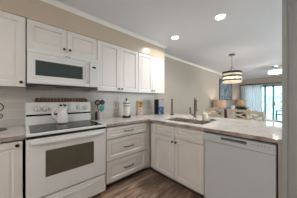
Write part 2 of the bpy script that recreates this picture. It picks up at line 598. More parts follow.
def knob(u, z, fr, parent, d0=0.02):
    g = G(fr)
    g.lathe([(0.009, 0), (0.006, 0.004), (0.0055, 0.013), (0.013, 0.017), (0.0155, 0.022), (0.013, 0.028), (0.005, 0.031)], (u, d0, z), 14, 'd')
    return obj('knob', g, 'knob', parent, True)

def pull(u, z, fr, parent, L=0.13, d0=0.02):
    g = G(fr)
    h = L / 2
    g.tube([(u - h, d0, z), (u - h, d0 + 0.022, z), (u - h + 0.012, d0 + 0.032, z), (u, d0 + 0.035, z), (u + h - 0.012, d0 + 0.032, z), (u + h, d0 + 0.022, z), (u + h, d0, z)], 0.0085, 8)
    return obj('handle', g, 'pull', parent, True)

def carcass(u0, u1, z0, z1, depth, fr, top=True):
    """box of boards, front at d=0, open where the doors cover it"""
    g = G(fr)
    t = 0.018
    g.box((u0, -depth, z0), (u0 + t, 0, z1)); g.box((u1 - t, -depth, z0), (u1, 0, z1))
    g.box((u0 + t, -depth, z0), (u1 - t, 0, z0 + t))
    if top: g.box((u0 + t, -depth, z1 - t), (u1 - t, 0, z1))
    g.box((u0 + t, -depth, z0 + t), (u1 - t, -depth + 0.008, z1 - (t if top else 0)))
    # face frame
    f = 0.03
    g.box((u0, -0.016, z0), (u0 + f, 0.0, z1)); g.box((u1 - f, -0.016, z0), (u1, 0.0, z1))
    g.box((u0 + f, -0.016, z1 - f), (u1 - f, 0, z1)); g.box((u0 + f, -0.016, z0), (u1 - f, 0, z0 + f))
    return g

def upper(name, u0, u1, z0, z1, splits, knobs, label):
    fr = wallfr(0.31)
    t = thing(name, (0.001, (u0 + u1) / 2, z0), label, 'cabinet', 'white wall cabinets')
    fr0 = wallfr(0.31)
    g = carcass(u0, u1, z0, z1, 0.309, fr0)
    if splits:
        for s in splits: g.box((s - 0.018, -0.016, z0), (s + 0.018, 0, z1))
    obj('body', g, 'cab', t)
    us = [u0] + list(splits) + [u1]
    for i in range(len(us) - 1):
        a = us[i] + (0.003 if i == 0 else 0.0015); b = us[i + 1] - (0.003 if i == len(us) - 2 else 0.0015)
        d = obj('door', shaker(a, b, z0 + 0.006, z1 - 0.003, fr, 0.0006), 'cab', t)
        ku, kz = knobs[i]
        knob(ku, kz, fr, d, 0.0206)
    return t

UB, UT = 1.371, 2.134
upper('wall_cabinet', -0.60, 0.008, UB, UT, [], [(-0.03, 1.425)], 'white wall cabinet with one tall door, left of the microwave')
upper('wall_cabinet', 0.012, 0.788, 1.822, UT, [0.40], [(0.368, 1.875), (0.432, 1.875)], 'short white two-door wall cabinet directly above the microwave')
upper('wall_cabinet', 0.792, 1.562, UB, UT, [1.177], [(1.145, 1.42), (1.209, 1.42)], 'tall white two-door wall cabinet just right of the microwave')
upper('wall_cabinet', 1.566, 2.306, UB, UT, [1.936], [(1.904, 1.42), (1.968, 1.42)], 'tall white two-door wall cabinet at the far end of the run')

# base cabinets along the wall
FW = 0.60       # carcass front on the wall run
fr = wallfr(FW)
t = thing('base_cabinet', (0.3, -0.31, 0), 'white base cabinet with one full-height door, left of the range', 'cabinet')
obj('body', carcass(-0.62, -0.004, 0.078, 0.873, 0.59, fr), 'cab', t)
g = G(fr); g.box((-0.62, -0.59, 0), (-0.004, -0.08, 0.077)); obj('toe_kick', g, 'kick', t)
d = obj('door', shaker(-0.60, -0.016, 0.105, 0.86, fr, 0.0006), 'cab', t)
knob(-0.050, 0.826, fr, d, 0.0206)

t = thing('base_cabinet', (0.3, 1.15, 0), 'white base cabinet with a stack of three drawers, right of the range', 'cabinet')
g = carcass(0.792, 1.555, 0.078, 0.873, 0.59, fr)
g.box((1.50, -0.016, 0.078), (1.572, 0.004, 0.873))
obj('body', g, 'cab', t)
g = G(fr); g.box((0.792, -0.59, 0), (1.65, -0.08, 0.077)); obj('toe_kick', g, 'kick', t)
for z0, z1 in ((0.705, 0.858), (0.408, 0.693), (0.108, 0.396)):
    d = obj('drawer', shaker(0.80, 1.50, z0, z1, fr, 0.0006), 'cab', t)
    pull(1.15, (z0 + z1) / 2 + 0.005, fr, d, 0.15, 0.0206)

# sink base on the peninsula
PF = 1.575      # carcass front on the peninsula
pf = penfr(PF)
t = thing('base_cabinet', (1.1, 1.88, 0), 'white base cabinet with two doors and two false drawer fronts under the sink', 'cabinet')
g = carcass(0.625, 1.592, 0.078, 0.873, 0.60, pf, top=False)
g.box((0.606, -0.016, 0.078), (0.742, 0.0, 0.873)); g.box((0.742, -0.016, 0.69), (1.592, 0, 0.71)); g.box((1.15, -0.016, 0.1), (1.18, 0, 0.873))
obj('body', g, 'cab', t)
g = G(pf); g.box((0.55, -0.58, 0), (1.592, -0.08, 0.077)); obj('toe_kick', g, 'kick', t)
for a, b in ((0.745, 1.162), (1.168, 1.586)):
    obj('drawer_front', shaker(a, b, 0.705, 0.858, pf, 0.0006), 'cab', t)
    d = obj('door', shaker(a, b, 0.108, 0.693, pf, 0.0006), 'cab', t)
    knob(1.135 if a < 1 else 1.195, 0.645, pf, d, 0.0206)

# ------------------------------------------------------------------ worktops
CT0, CT1 = 0.8765, 0.914
SX0, SX1, SY0, SY1 = 0.84, 1.50, 1.70, 2.06       # sink cut-out
def slab_grid(xs, ys, keep):
    """slab over the kept cells of a grid, one closed skin with sheared edges"""
    g = G()
    vt, vb = {}, {}
    def V(d, i, j, z):
        if (i, j) not in d: d[(i, j)] = g.bm.verts.new((xs[i], ys[j], z))
        return d[(i, j)]
    cells = {(i, j) for i in range(len(xs) - 1) for j in range(len(ys) - 1) if keep(i, j)}
    for i, j in cells:
        g.bm.faces.new([V(vt, i, j, CT1), V(vt, i + 1, j, CT1), V(vt, i + 1, j + 1, CT1), V(vt, i, j + 1, CT1)])
        g.bm.faces.new([V(vb, i, j + 1, CT0), V(vb, i + 1, j + 1, CT0), V(vb, i + 1, j, CT0), V(vb, i, j, CT0)])
        for (di, dj), (a, b) in (((0, -1), ((i, j), (i + 1, j))), ((1, 0), ((i + 1, j), (i + 1, j + 1))), ((0, 1), ((i + 1, j + 1), (i, j + 1))), ((-1, 0), ((i, j + 1), (i, j)))):
            if (i + di, j + dj) not in cells:
                g.bm.faces.new([V(vt, *a, CT1), V(vb, *a, CT0), V(vb, *b, CT0), V(vt, *b, CT1)])
    return g
XS = [0.0005, 0.64, SX0, SX1, 2.2455]
YS = [0.786, 1.535, SY0, SY1, 2.66]
g = slab_grid(XS, YS, lambda i, j: (j == 0 and i == 0) or (j > 0 and not (i == 2 and j == 2)))
tp = obj('worktop', g, 'granite', None, origin=(0.0005, 0.786, CT0))
tag(tp, 'pale granite L-shaped worktop running from the range along the sink peninsula', 'countertop')
tp.data.materials.append(M['granite_edge_shaded'])
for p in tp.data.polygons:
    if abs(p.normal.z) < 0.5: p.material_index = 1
g = G(); g.box((0.0005, -0.64, CT0), (0.64, 0.000, CT1))
tl = obj('worktop', g, 'granite', None, origin=(0.32, -0.32, CT0))
tag(tl, 'short pale granite worktop on the cabinet left of the range', 'countertop')
tl.data.materials.append(M['granite_edge_shaded'])
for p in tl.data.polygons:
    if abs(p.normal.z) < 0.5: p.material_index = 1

# sink: undermount double bowl
t = thing('kitchen_sink', ((SX0 + SX1) / 2, (SY0 + SY1) / 2, 0.70), 'steel double-bowl sink set into the peninsula worktop', 'sink')
def bowl(x0, x1):
    g = G()
    def rr(i, z, r=0.04):
        a0, a1, b0, b1 = x0 + i, x1 - i, SY0 + 0.002 + i, SY1 - 0.002 - i
        pts = []
        for cx, cy, s in ((a1 - r, b1 - r, 0), (a0 + r, b1 - r, 1), (a0 + r, b0 + r, 2), (a1 - r, b0 + r, 3)):
            for k in range(5):
                a = PI / 2 * s + PI / 2 * k / 4
                pts.append((cx + r * math.cos(a), cy + r * math.sin(a), z))
        return pts
    g.rings([rr(0, 0.9), rr(0.004, 0.73), rr(0.03, 0.702), rr(0.034, 0.706), rr(0.008, 0.735), rr(0.004, 0.905)], False, False)
    # close floor and rim
    g.rings([rr(0.03, 0.702), rr(0.03, 0.706)])
    g.rings([rr(0, 0.9), rr(0.0, 0.905), rr(0.004, 0.905)], False, False)
    return g
mx = SX0 + 0.60 * (SX1 - SX0)
obj('bowl', bowl(SX0 + 0.002, mx - 0.004), 'sinksteel', t, True)
obj('bowl', bowl(mx + 0.004, SX1 - 0.002), 'sinksteel', t, True)
for cx in ((SX0 + mx) / 2, (mx + SX1) / 2):
    g = G(); g.lathe([(0.04, 0.7062), (0.04, 0.709), (0.03, 0.7095), (0.026, 0.7075)], (cx, 1.88, 0), 18); obj('drain', g, 'steel', t, True)

# faucet
FX, FY = 1.13, 2.19
t = thing('faucet', (FX, FY, CT1), 'brushed metal gooseneck pull-down faucet behind the sink', 'faucet')
g = G(); g.lathe([(0.030, 0.0005), (0.030, 0.008), (0.024, 0.014), (0.021, 0.05), (0.021, 0.085)], (FX, FY, CT1), 18); obj('base', g, 'faucet', t, True)
dx, dy = 0.6, -0.8
pts = [(FX, FY, CT1 + 0.085), (FX, FY, CT1 + 0.28)]
R = 0.075
for k in range(1, 11):
    a = PI - PI * k / 10
    pts.append((FX + dx * (R + R * math.cos(a)), FY + dy * (R + R * math.cos(a)), CT1 + 0.28 + R * math.sin(a)))
g = G(); g.tube(pts, 0.0195, 12); obj('spout', g, 'faucet', t, True)
ex, ey = FX + dx * 2 * R, FY + dy * 2 * R
g = G(); g.lathe([(0.021, 0.28), (0.023, 0.24), (0.028, 0.17), (0.028, 0.14), (0.018, 0.138)], (ex, ey, CT1), 16); obj('spray_head', g, 'faucet', t, True)
g = G(); g.tube([(FX, FY, CT1 + 0.055), (FX - 0.055, FY - 0.012, CT1 + 0.06), (FX - 0.075, FY - 0.02, CT1 + 0.09), (FX - 0.085, FY - 0.022, CT1 + 0.19)], [0.017, 0.016, 0.013, 0.014], 10); obj('lever', g, 'faucet', t, True)

# ------------------------------------------------------------------ range
RY0, RY1 = 0.006, 0.776
t = thing('range', (0.33, 0.394, 0), 'white freestanding electric range with black glass cooktop and oven window', 'stove')
g = G()
g.box((0.02, RY0, 0.055), (0.62, RY1, 0.893), 0.004)
obj('body', g, 'enamel', t)
for x in (0.08, 0.56):
    for y in (RY0 + 0.05, RY1 - 0.05):
        g = G(); g.lathe([(0.018, 0), (0.018, 0.012), (0.010, 0.014), (0.010, 0.056)], (x, y, 0), 12); obj('leg', g, 'dark_plastic', t)
g = G(wallfr(0.62)); g.box((RY0 + 0.004, 0.0005, 0.868), (RY1 - 0.004, 0.041, 0.8930)); obj('gap_shade_strip', g, 'gap_shade', t)  # dark strip painted in for the shade between cooktop and oven door
g = G(); g.box((0.02, RY0 - 0.002, 0.8935), (0.672, RY1 + 0.002, 0.921), 0.006); ct = obj('cooktop', g, 'enamel', t)
g = G(); g.box((0.115, RY0 + 0.03, 0.9212), (0.645, RY1 - 0.03, 0.9245)); obj('glass_top', g, 'black_glass', ct)
for bx, by, r in ((0.25, 0.20, 0.08), (0.25, 0.60, 0.10), (0.50, 0.20, 0.105), (0.50, 0.60, 0.08)):
    g = G(); g.lathe([(r, 0.9246), (r, 0.9249), (r - 0.004, 0.9249), (r - 0.004, 0.9246)], (bx, by, 0), 32, 'z', False); obj('burner_ring', g, 'grey_plastic', ct)
# backguard
g = G(); g.prism([(0.02, 0.9215), (0.105, 0.9215), (0.105, 1.035), (0.098, 1.037), (0.085, 1.198), (0.078, 1.205), (0.02, 1.205)], RY0, RY1, 'dz')
bgm = G(lambda u, d, z: (d, u, z)); bgm.bm.free()
g.bm.free()
g = G(lambda u, d, z: (d, u, z))
g.rings([[(RY0, p[0], p[1]) for p in o_] if k == 0 else [(RY1, p[0], p[1]) for p in o_] for k, o_ in enumerate([[(0.02, 0.9215), (0.105, 0.9215), (0.105, 1.035), (0.098, 1.037), (0.085, 1.198), (0.078, 1.205), (0.02, 1.205)]] * 2)])
bk = obj('backguard', g, 'enamel', t)
g = G(); g.box((0.100, RY0 + 0.004, 1.030), (0.1065, RY1 - 0.004, 1.052)); obj('vent_slot', g, 'black', bk)
for ky in (0.117, 0.203, 0.607, 0.700):
    g = G(); g.lathe([(0.034, 0.0), (0.034, 0.007), (0.030, 0.010), (0.027, 0.026), (0.022, 0.030)], (0.0905, ky, 1.118), 18, 'x')
    kn = obj('knob', g, 'enamel', bk, True)
    g = G(); g.lathe([(0.041, -0.002), (0.041, 0.002), (0.0345, 0.0025), (0.0345, -0.002)], (0.0905, ky, 1.118), 20, 'x', False); obj('shadow_ring', g, 'knob_shadow_grey', kn, True)  # grey ring stands in for the shadow around the knob
    g = G(); g.box((0.1185, ky - 0.004, 1.10), (0.123, ky + 0.004, 1.136)); obj('pointer', g, 'grey_plastic', kn)
g = G(); g.box((0.0885, 0.335, 1.085), (0.0935, 0.495, 1.185), 0.002); ds = obj('control_panel', g, 'enamel2', bk)
for y in (0.372, 0.418):
    g = G(); g.box((0.0936, y - 0.016, 1.150), (0.0946, y + 0.016, 1.172)); obj('display', g, 'black', ds)
for y in (0.445, 0.468):
    for z in (1.105, 1.130, 1.155):
        g = G(); g.box((0.0936, y - 0.007, z - 0.007), (0.0946, y + 0.007, z + 0.007)); obj('button', g, 'grey_plastic', ds)
# oven door
g = G(wallfr(0.62))
g.panel(RY0 + 0.004, RY1 - 0.004, 0.292, 0.866, 0.001, 0.040, [(0.012, 0.043)])
od = obj('oven_door', g, 'enamel', t)
g = G(wallfr(0.62)); g.panel(0.150, 0.620, 0.476, 0.738, 0.0435, 0.0455, [(0.006, 0.0462)]); obj('window', g, 'oven_glass', od)
g = G(wallfr(0.62))
hy0, hy1 = RY0 + 0.035, RY1 - 0.035
g.rings([[(hy0 + (hy1 - hy0) * s, 0.0435 + 0.042 * (0.25 + 0.75 * math.sin(PI * min(1, max(0, 0.5 - abs(s - 0.5)) * 6) / 2)) + o_[0], 0.832 + o_[1]) for o_ in ((-0.008, -0.015), (0.008, -0.013), (0.012, 0), (0.008, 0.013), (-0.008, 0.015))] for s in (0, 0.03, 0.07, 0.12, 0.5, 0.88, 0.93, 0.97, 1)])
for y in (hy0, hy1): g.box((y - 0.0 if y == hy0 else y - 0.03, 0.0435, 0.82), (y + 0.03 if y == hy0 else y, 0.065, 0.844))
obj('handle', g, 'enamel', od, True)
# storage drawer with a curved recess
g = G(wallfr(0.62)); g.panel(RY0 + 0.004, RY1 - 0.004, 0.066, 0.276, 0.001, 0.036, [(0.010, 0.038)])
dw = obj('drawer', g, 'enamel', t)
g = G(wallfr(0.62))
n = 14
top = [(RY0 + 0.06 + (0.764 - 0.12) * k / n, 0.245 - 0.022 * math.sin(PI * k / n)) for k in range(n + 1)]
bot = [(p[0], p[1] - 0.012) for p in reversed(top)]
g.rings([[(p[0], e, p[1]) for p in top + bot] for e in (0.0382, 0.045)])
obj('handle', g, 'enamel', dw)

# ------------------------------------------------------------------ microwave
t = thing('microwave', (0.2, 0.394, 1.40), 'white over-the-range microwave with dark window under the short cabinet', 'microwave')
MB0, MT = 1.405, 1.815
g = G(); g.box((0.012, 0.016, MB0 + 0.01), (0.36, 0.784, MT), 0.003); obj('body', g, 'enamel', t)
g = G(); g.box((0.03, 0.03, MB0), (0.355, 0.77, MB0 + 0.0095)); un = obj('underside', g, 'dark_plastic', t)
for y in (0.2, 0.6):
    g = G(); g.box((0.1, y - 0.09, MB0 - 0.003), (0.28, y + 0.09, MB0 - 0.0002)); obj('filter', g, 'grey_plastic', un)
mf = wallfr(0.36)
g = G(mf); g.panel(0.016, 0.655, MB0 + 0.012, 1.752, 0.0008, 0.040, [(0.035, 0.040), (0.045, 0.036)])
md = obj('door', g, 'enamel', t)
g = G(mf); g.panel(0.084, 0.572, 1.508, 1.676, 0.0365, 0.0385, [(0.004, 0.039)]); obj('window', g, 'mw_glass', md)
g = G(mf); g.tube([(0.630, 0.040, 1.735), (0.630, 0.062, 1.722), (0.630, 0.068, 1.60), (0.630, 0.062, 1.475), (0.630, 0.040, 1.462)], [0.011, 0.013, 0.014, 0.013, 0.011], 10); obj('handle', g, 'enamel2', md, True)
g = G(mf); g.panel(0.660, 0.783, MB0 + 0.012, 1.752, 0.0008, 0.038, [(0.008, 0.040)]); cp = obj('control_panel', g, 'enamel', t)
g = G(mf); g.box((0.695, 0.0402, 1.678), (0.745, 0.0415, 1.703)); obj('display', g, 'black', cp)
for r in range(5):
    for c in range(3):
        g = G(mf); y = 0.695 + 0.025 * c; z = 1.645 - 0.028 * r
        g.box((y - 0.008, 0.0402, z - 0.007), (y + 0.008, 0.0412, z + 0.007)); obj('button', g, 'enamel2', cp)
g = G(mf); g.rings([[(u, d, z) for d, z in ((0.0008, 1.755), (0.040, 1.755), (0.038, 1.790), (0.020, MT - 0.002), (0.0008, MT - 0.002))] for u in (0.016, 0.783)]); vt = obj('vent_grille', g, 'enamel', t)
g = G(mf); g.box((0.365, 0.0388, 1.768), (0.425, 0.0402, 1.776)); obj('badge', g, 'handle_grey', vt)

# ------------------------------------------------------------------ dishwasher
DL, DR = 1.600, 2.212
t = thing('dishwasher', (1.906, 1.86, 0), 'white built-in dishwasher at the right end of the peninsula', 'dishwasher')
g = G(pf); g.box((DL + 0.004, -0.57, 0.012), (DR - 0.004, -0.002, 0.862)); obj('body', g, 'gap_shade', t)
g = G(pf); g.panel(DL, DR - 0.002, 0.105, 0.772, 0.0, 0.034, [(0.004, 0.036)]); obj('door', g, 'enamel2', t)
g = G(pf)
# control strip with a pocket handle
u0, u1 = 1.785, 2.010
z0, z1, za, zb = 0.778, 0.858, 0.815, 0.845
g.box((DL, 0, z0), (DR - 0.002, 0.022, z1))
g.box((DL, 0.022, zb), (DR - 0.002, 0.046, z1), 0.002); g.box((DL, 0.022, z0), (DR - 0.002, 0.046, za), 0.002)
g.box((DL, 0.022, za), (u0, 0.046, zb)); g.box((u1, 0.022, za), (DR - 0.002, 0.046, zb))
cs = obj('control_strip', g, 'enamel2', t)
g = G(pf); g.box((u0 + 0.002, 0.0222, za + 0.001), (u1 - 0.002, 0.028, zb - 0.001)); obj('handle', g, 'handle_grey', cs)
for k in range(6):
    g = G(pf); u = 2.045 + 0.024 * k; g.box((u - 0.006, 0.0462, 0.826), (u + 0.006, 0.0472, 0.834)); obj('button', g, 'grey_plastic', cs)
g = G(pf); g.box((DL + 0.004, -0.05, 0.002), (DR - 0.004, -0.035, 0.10)); obj('kick_plate', g, 'dark_plastic', t)

# ------------------------------------------------------------------ ceiling lights
WARM = (1.0, 0.98, 0.965)
can_labels = ['round recessed ceiling downlight over the corner of the worktop, left of the two in view',
              'round recessed ceiling downlight over the peninsula, right of the two in view']
for k, (x, y) in enumerate(CANS_AND_FILL):
    if k < 2:
        t = thing('recessed_downlight', (x, y, CEIL), can_labels[k], 'ceiling light', 'recessed downlights')
        g = G(); g.lathe([(0.085, -0.0006), (0.085, -0.004), (0.066, -0.008), (0.062, -0.003)], (x, y, CEIL), 24, 'z', False); obj('trim_ring', g, 'trim', t, True)
        g = G(); g.lathe([(0.061, -0.0006), (0.061, -0.004), (0.03, -0.005)], (x, y, CEIL), 24); obj('lens', g, 'canlens', t)
    light('downlight_and_fill_lamp', 'AREA', (x, y, CEIL - 0.012), CAN_W if k < 2 else FILL_CAN_W, WARM, 0.12, (0, 0, 0), math.radians(155))  # lamps past the fitted pair are unseen, added as fill

light('kitchen_fill_lamp', 'POINT', (2.5, -1.3, 2.2), KITCHEN_FILL_W, (1, 0.95, 0.87), 0.12)  # added out of view to brighten kitchen and ceiling

# drum pendant over the dining table
PX, PY = 1.18, 4.0
t = thing('drum_pendant', (PX, PY, CEIL), 'round drum pendant with dark bands hanging over the dining table', 'pendant light')
g = G(); g.box((PX - 0.06, PY - 0.06, CEIL - 0.03), (PX + 0.06, PY + 0.06, CEIL - 0.0006), 0.006); obj('canopy', g, 'steel', t)
g = G(); g.tube([(PX, PY, CEIL - 0.03), (PX, PY, 1.85)], 0.007, 8); obj('rod', g, 'steel', t)
for k in range(3):
    a = 0.7 + k * 2 * PI / 3
    g = G(); g.tube([(PX, PY, 2.105), (PX + 0.06 * math.cos(a), PY + 0.06 * math.sin(a), 2.03), (PX + 0.208 * math.cos(a), PY + 0.208 * math.sin(a), 1.965)], 0.006, 8); obj('arm', g, 'steel', t)
def ring(r0, r1, z0, z1):
    g = G(); g.lathe([(r1, z0), (r1, z1), (r0, z1), (r0, z0), (r1, z0)], (PX, PY, 0), 40, 'z', False); return g
for z0, z1 in ((1.918, 1.968), (1.832, 1.868), (1.732, 1.768)):
    obj('band', ring(0.217, 0.225, z0, z1), 'bronze', t, True)
obj('drum_shade', ring(0.212, 0.2145, 1.685, 1.962), 'shade_white', t, True)
for k in range(4):
    a = 0.4 + k * PI / 2
    x, y = PX + 0.11 * math.cos(a), PY + 0.11 * math.sin(a)
    g = G(); g.lathe([(0.008, 0.0), (0.022, -0.02), (0.028, -0.045), (0.022, -0.068), (0.008, -0.08)], (x, y, 1.85), 12); obj('bulb', g, 'bulb', t, True)
    g = G(); g.tube([(PX, PY, 1.88), (x, y, 1.88), (x, y, 1.852)], 0.006, 6); obj('socket_arm', g, 'steel', t)
light('pendant_lamp', 'POINT', (PX, PY, 1.80), PENDANT_W, (1.0, 0.90, 0.76), 0.05)

# living room ceiling light
LX, LY = 1.83, 6.57
t = thing('semi_flush_light', (LX, LY, CEIL), 'bright frosted semi-flush ceiling light in the living room', 'ceiling light')
g = G(); g.lathe([(0.15, -0.0006), (0.15, -0.018), (0.06, -0.03), (0.02, -0.032)], (LX, LY, CEIL), 28); obj('canopy', g, 'steel', t, True)
g = G(); g.tube([(LX, LY, CEIL - 0.03), (LX, LY, 2.30)], 0.012, 10); obj('stem', g, 'steel', t)
g = G(); g.lathe([(0.235, 2.29), (0.235, 2.305), (0.02, 2.31)], (LX, LY, 0), 32); obj('top_plate', g, 'steel', t, True)
g = G(); g.lathe([(0.215, 2.285), (0.22, 2.19), (0.20, 2.178), (0.02, 2.172)], (LX, LY, 0), 32); obj('glass_drum', g, 'crystal', t, True)
light('living_lamp', 'POINT', (LX, LY, 2.34), LIVING_W * 0.06, (1, 0.95, 0.88), 0.04)
light('living_lamp', 'POINT', (LX, LY, 2.12), LIVING_W, (1, 0.95, 0.88), 0.10)

# ------------------------------------------------------------------ things on the range and worktops
# pitcher on the cooktop
zc = 0.9252
px, py = 0.215, 0.372
t = thing('pitcher', (px, py, zc), 'white ceramic pitcher with looped handle standing on the black cooktop', 'pitcher')
g = G(); g.lathe([(0.045, 0.0), (0.060, 0.01), (0.066, 0.06), (0.062, 0.11), (0.050, 0.15), (0.046, 0.18), (0.054, 0.212), (0.050, 0.212), (0.042, 0.18), (0.042, 0.15), (0.055, 0.10), (0.05, 0.02)], (px, py, zc), 20)
for v in g.bm.verts:
    if v.co.z > zc + 0.19:
        dxy = Vector((v.co.x - px, v.co.y - py))
        if dxy.y > 0.03: v.co.y += 0.018; v.co.z += 0.008
obj('jug', g, 'white_ceramic', t, True)
g = G(); g.tube([(px, py - 0.045, zc + 0.19), (px, py - 0.085, zc + 0.195), (px, py - 0.112, zc + 0.16), (px, py - 0.105, zc + 0.11), (px, py - 0.062, zc + 0.07)], [0.011, 0.013, 0.013, 0.013, 0.012], 8); obj('handle', g, 'white_ceramic', t, True)

# spice rack on top of the backguard
t = thing('spice_rack', (0.048, 0.414, 1.2055), 'long low dark wooden spice rack on top of the range back panel', 'rack')
z = 1.2056
g = G(); g.box((0.0225, 0.095, z), (0.078, 0.735, z + 0.005)); obj('tray', g, 'spicewood', t)
g = G(); g.box((0.074, 0.095, z + 0.0052), (0.078, 0.735, z + 0.016)); obj('front_rail', g, 'spicewood', t)
for y in (0.095, 0.730):
    g = G(); g.box((0.0225, y, z + 0.0052), (0.0738, y + 0.005, z + 0.045)); obj('end_panel', g, 'spicewood', t)
NJ = 16
proto = None
for k in range(NJ):
    y = 0.118 + 0.0395 * k
    if proto is None:
        proto = thing('spice_jar', (0.047, y, z + 0.0052), '', 'jar')
        g = G(); g.lathe([(0.0165, 0.0002), (0.0175, 0.003), (0.0175, 0.028), (0.012, 0.032)], (0, 0, 0), 14); obj('jar', g, 'spice', proto, True, world=False)
        g = G(); g.lathe([(0.0165, 0.0322), (0.0165, 0.050), (0.014, 0.052)], (0, 0, 0), 14); obj('lid', g, 'lid', proto, True, world=False)
        j = proto
    else:
        j = copy_tree(proto)
        j.location = (0.047, y, z + 0.0052)
    j['group'] = 'spice jars on top of the range'
    j['label'] = 'small brown-lidded spice jar in the dark rack on top of the range'

# black wire stand at the left edge
wx, wy = 0.20, -0.215
t = thing('wire_stand', (wx, wy, CT1), 'black scrolled wire stand at the left end of the worktop', 'stand')
g = G(); g.tube([(wx, wy, CT1 + 0.004), (wx, wy, CT1 + 0.20)], 0.005, 8); obj('post', g, 'bronze', t)
def circ(c, r, n=20, ax='yz'):
    return [(c[0] - (r * math.cos(2 * PI * k / n) if ax == 'xy' else 0.0), c[1] + r * (math.sin(2 * PI * k / n) if ax == 'xy' else math.cos(2 * PI * k / n)), c[2] + (0 if ax == 'xy' else r * math.sin(2 * PI * k / n))) for k in range(n + 1)]
g = G(); g.tube(circ((wx, wy, CT1 + 0.005), 0.07, 24, 'xy'), 0.0045, 8); obj('foot_ring', g, 'bronze', t)
g = G(); g.tube(circ((wx, wy, CT1 + 0.245), 0.045), 0.0045, 8); obj('top_loop', g, 'bronze', t)
for s in (-1, 1):
    g = G()
    g.tube([(wx, wy + s * (0.005 + 0.03 * math.sin(a) + 0.004), CT1 + 0.15 - 0.028 * math.cos(a) * (1 - 0.05 * a)) for a in [0.3 * k for k in range(18)]], 0.004, 8)
    obj('scroll', g, 'bronze', t)

# utensil crock and its utensils
cx, cy = 0.115, 0.925
t = thing('utensil_crock', (cx, cy, CT1), 'small pale crock holding utensils, on the worktop just right of the range', 'crock')
g = G(); g.lathe([(0.042, 0.0006), (0.047, 0.01), (0.047, 0.125), (0.050, 0.132), (0.045, 0.132), (0.042, 0.12), (0.041, 0.012)], (cx, cy, CT1), 20); obj('pot', g, 'pale_ceramic', t, True)
# slotted spoon
def utensil(name, base, tip, material, headfn, label, cat='utensil'):
    b, e = Vector(base), Vector(tip)
    t = thing(name, base, label, cat, 'cooking utensils in the crock')
    g = G(); g.tube([b, b.lerp(e, 0.5), e], [0.007, 0.008, 0.008], 8); obj('handle', g, 'dark_plastic' , t, True)
    obj('head', headfn(e), material, t, True)
def ring_head(e):
    g = G(); g.tube(circ((e.x, e.y, e.z + 0.042), 0.038, 20), 0.012, 8)
    g.beam((e.x, e.y, e.z + 0.004), (e.x, e.y, e.z + 0.080), 0.016, 0.006)
    return g
def spoon_head(e):
    g = G()
    g.rings([[(e.x + d + 0.008 * math.cos(PI * (s - .5)), e.y + 0.044 * math.sin(PI * s) ** 0.7 * c, e.z + 0.10 * s + 0.0 + 0.0) for c, d in ((-1, 0), (-0.5, -0.008), (0, -0.011), (0.5, -0.008), (1, 0), (0.5, 0.004), (0, 0.005), (-0.5, 0.004))] for s in (0.06, 0.2, 0.4, 0.6, 0.8, 0.96)])
    return g
def spat_head(e):
    g = G(); g.box((e.x - 0.004, e.y - 0.042, e.z - 0.005), (e.x + 0.004, e.y + 0.042, e.z + 0.072), 0.003); return g
zz = CT1 + 0.014
utensil('slotted_spoon', (cx + 0.006, cy - 0.020, zz), (cx + 0.004, cy - 0.040, CT1 + 0.235), 'dark_plastic', ring_head, 'black slotted spoon standing leftmost in the pale crock')
utensil('ladle', (cx - 0.012, cy - 0.020, zz), (cx - 0.016, cy + 0.046, CT1 + 0.230), 'dark_plastic', spoon_head, 'black ladle leaning to the right in the pale crock')
utensil('spatula', (cx + 0.018, cy + 0.000, zz), (cx + 0.020, cy + 0.023, CT1 + 0.155), 'teal', spat_head, 'teal silicone spatula standing in the pale crock')
# pepper mill
mx_, my_ = 0.155, 0.845
t = thing('pepper_mill', (mx_, my_, CT1), 'slim black pepper mill standing between the range and the pale crock', 'pepper mill')
g = G(); g.lathe([(0.021, 0.0006), (0.022, 0.02), (0.016, 0.06), (0.019, 0.095)], (mx_, my_, CT1), 16); obj('body', g, 'black', t, True)
g = G(); g.lathe([(0.012, 0.0955), (0.019, 0.105), (0.018, 0.125), (0.006, 0.138)], (mx_, my_, CT1), 16); obj('cap', g, 'black', t, True)

# paper towel holder
tx, ty = 0.20, 1.39
t = thing('paper_towel_holder', (tx, ty, CT1), 'white patterned paper towel roll on a dark upright holder by the wall', 'paper towel holder')
g = G(); g.lathe([(0.078, 0.0006), (0.080, 0.008), (0.070, 0.018), (0.030, 0.024), (0.010, 0.030)], (tx, ty, CT1), 24); bs = obj('base', g, 'bronze', t, True)
for k in range(4):
    a = k * PI / 2 + 0.5
    g = G(); g.lathe([(0.006, 0.0), (0.016, 0.008), (0.014, 0.022), (0.004, 0.030)], (tx + 0.066 * math.cos(a), ty + 0.066 * math.sin(a), CT1 + 0.014), 10); obj('ornament', g, 'bronze', bs, True)
g = G(); g.lathe([(0.006, 0.030), (0.006, 0.318), (0.016, 0.324), (0.018, 0.336), (0.010, 0.350), (0.003, 0.356)], (tx, ty, CT1), 14); obj('rod', g, 'bronze', t, True)
g = G(); g.lathe([(0.058, 0.031), (0.060, 0.034), (0.060, 0.300), (0.058, 0.303), (0.02, 0.303), (0.02, 0.031), (0.058, 0.031)], (tx, ty, CT1), 28, 'z', False); rl = obj('towel_roll', g, 'paper', t, True)
for z0, z1 in ((0.252, 0.272), (0.205, 0.220)):
    g = G(); g.lathe([(0.0606, z0), (0.0606, z1)], (tx, ty, CT1), 28, 'z', False); obj('printed_band', g, 'green_print', rl, True)

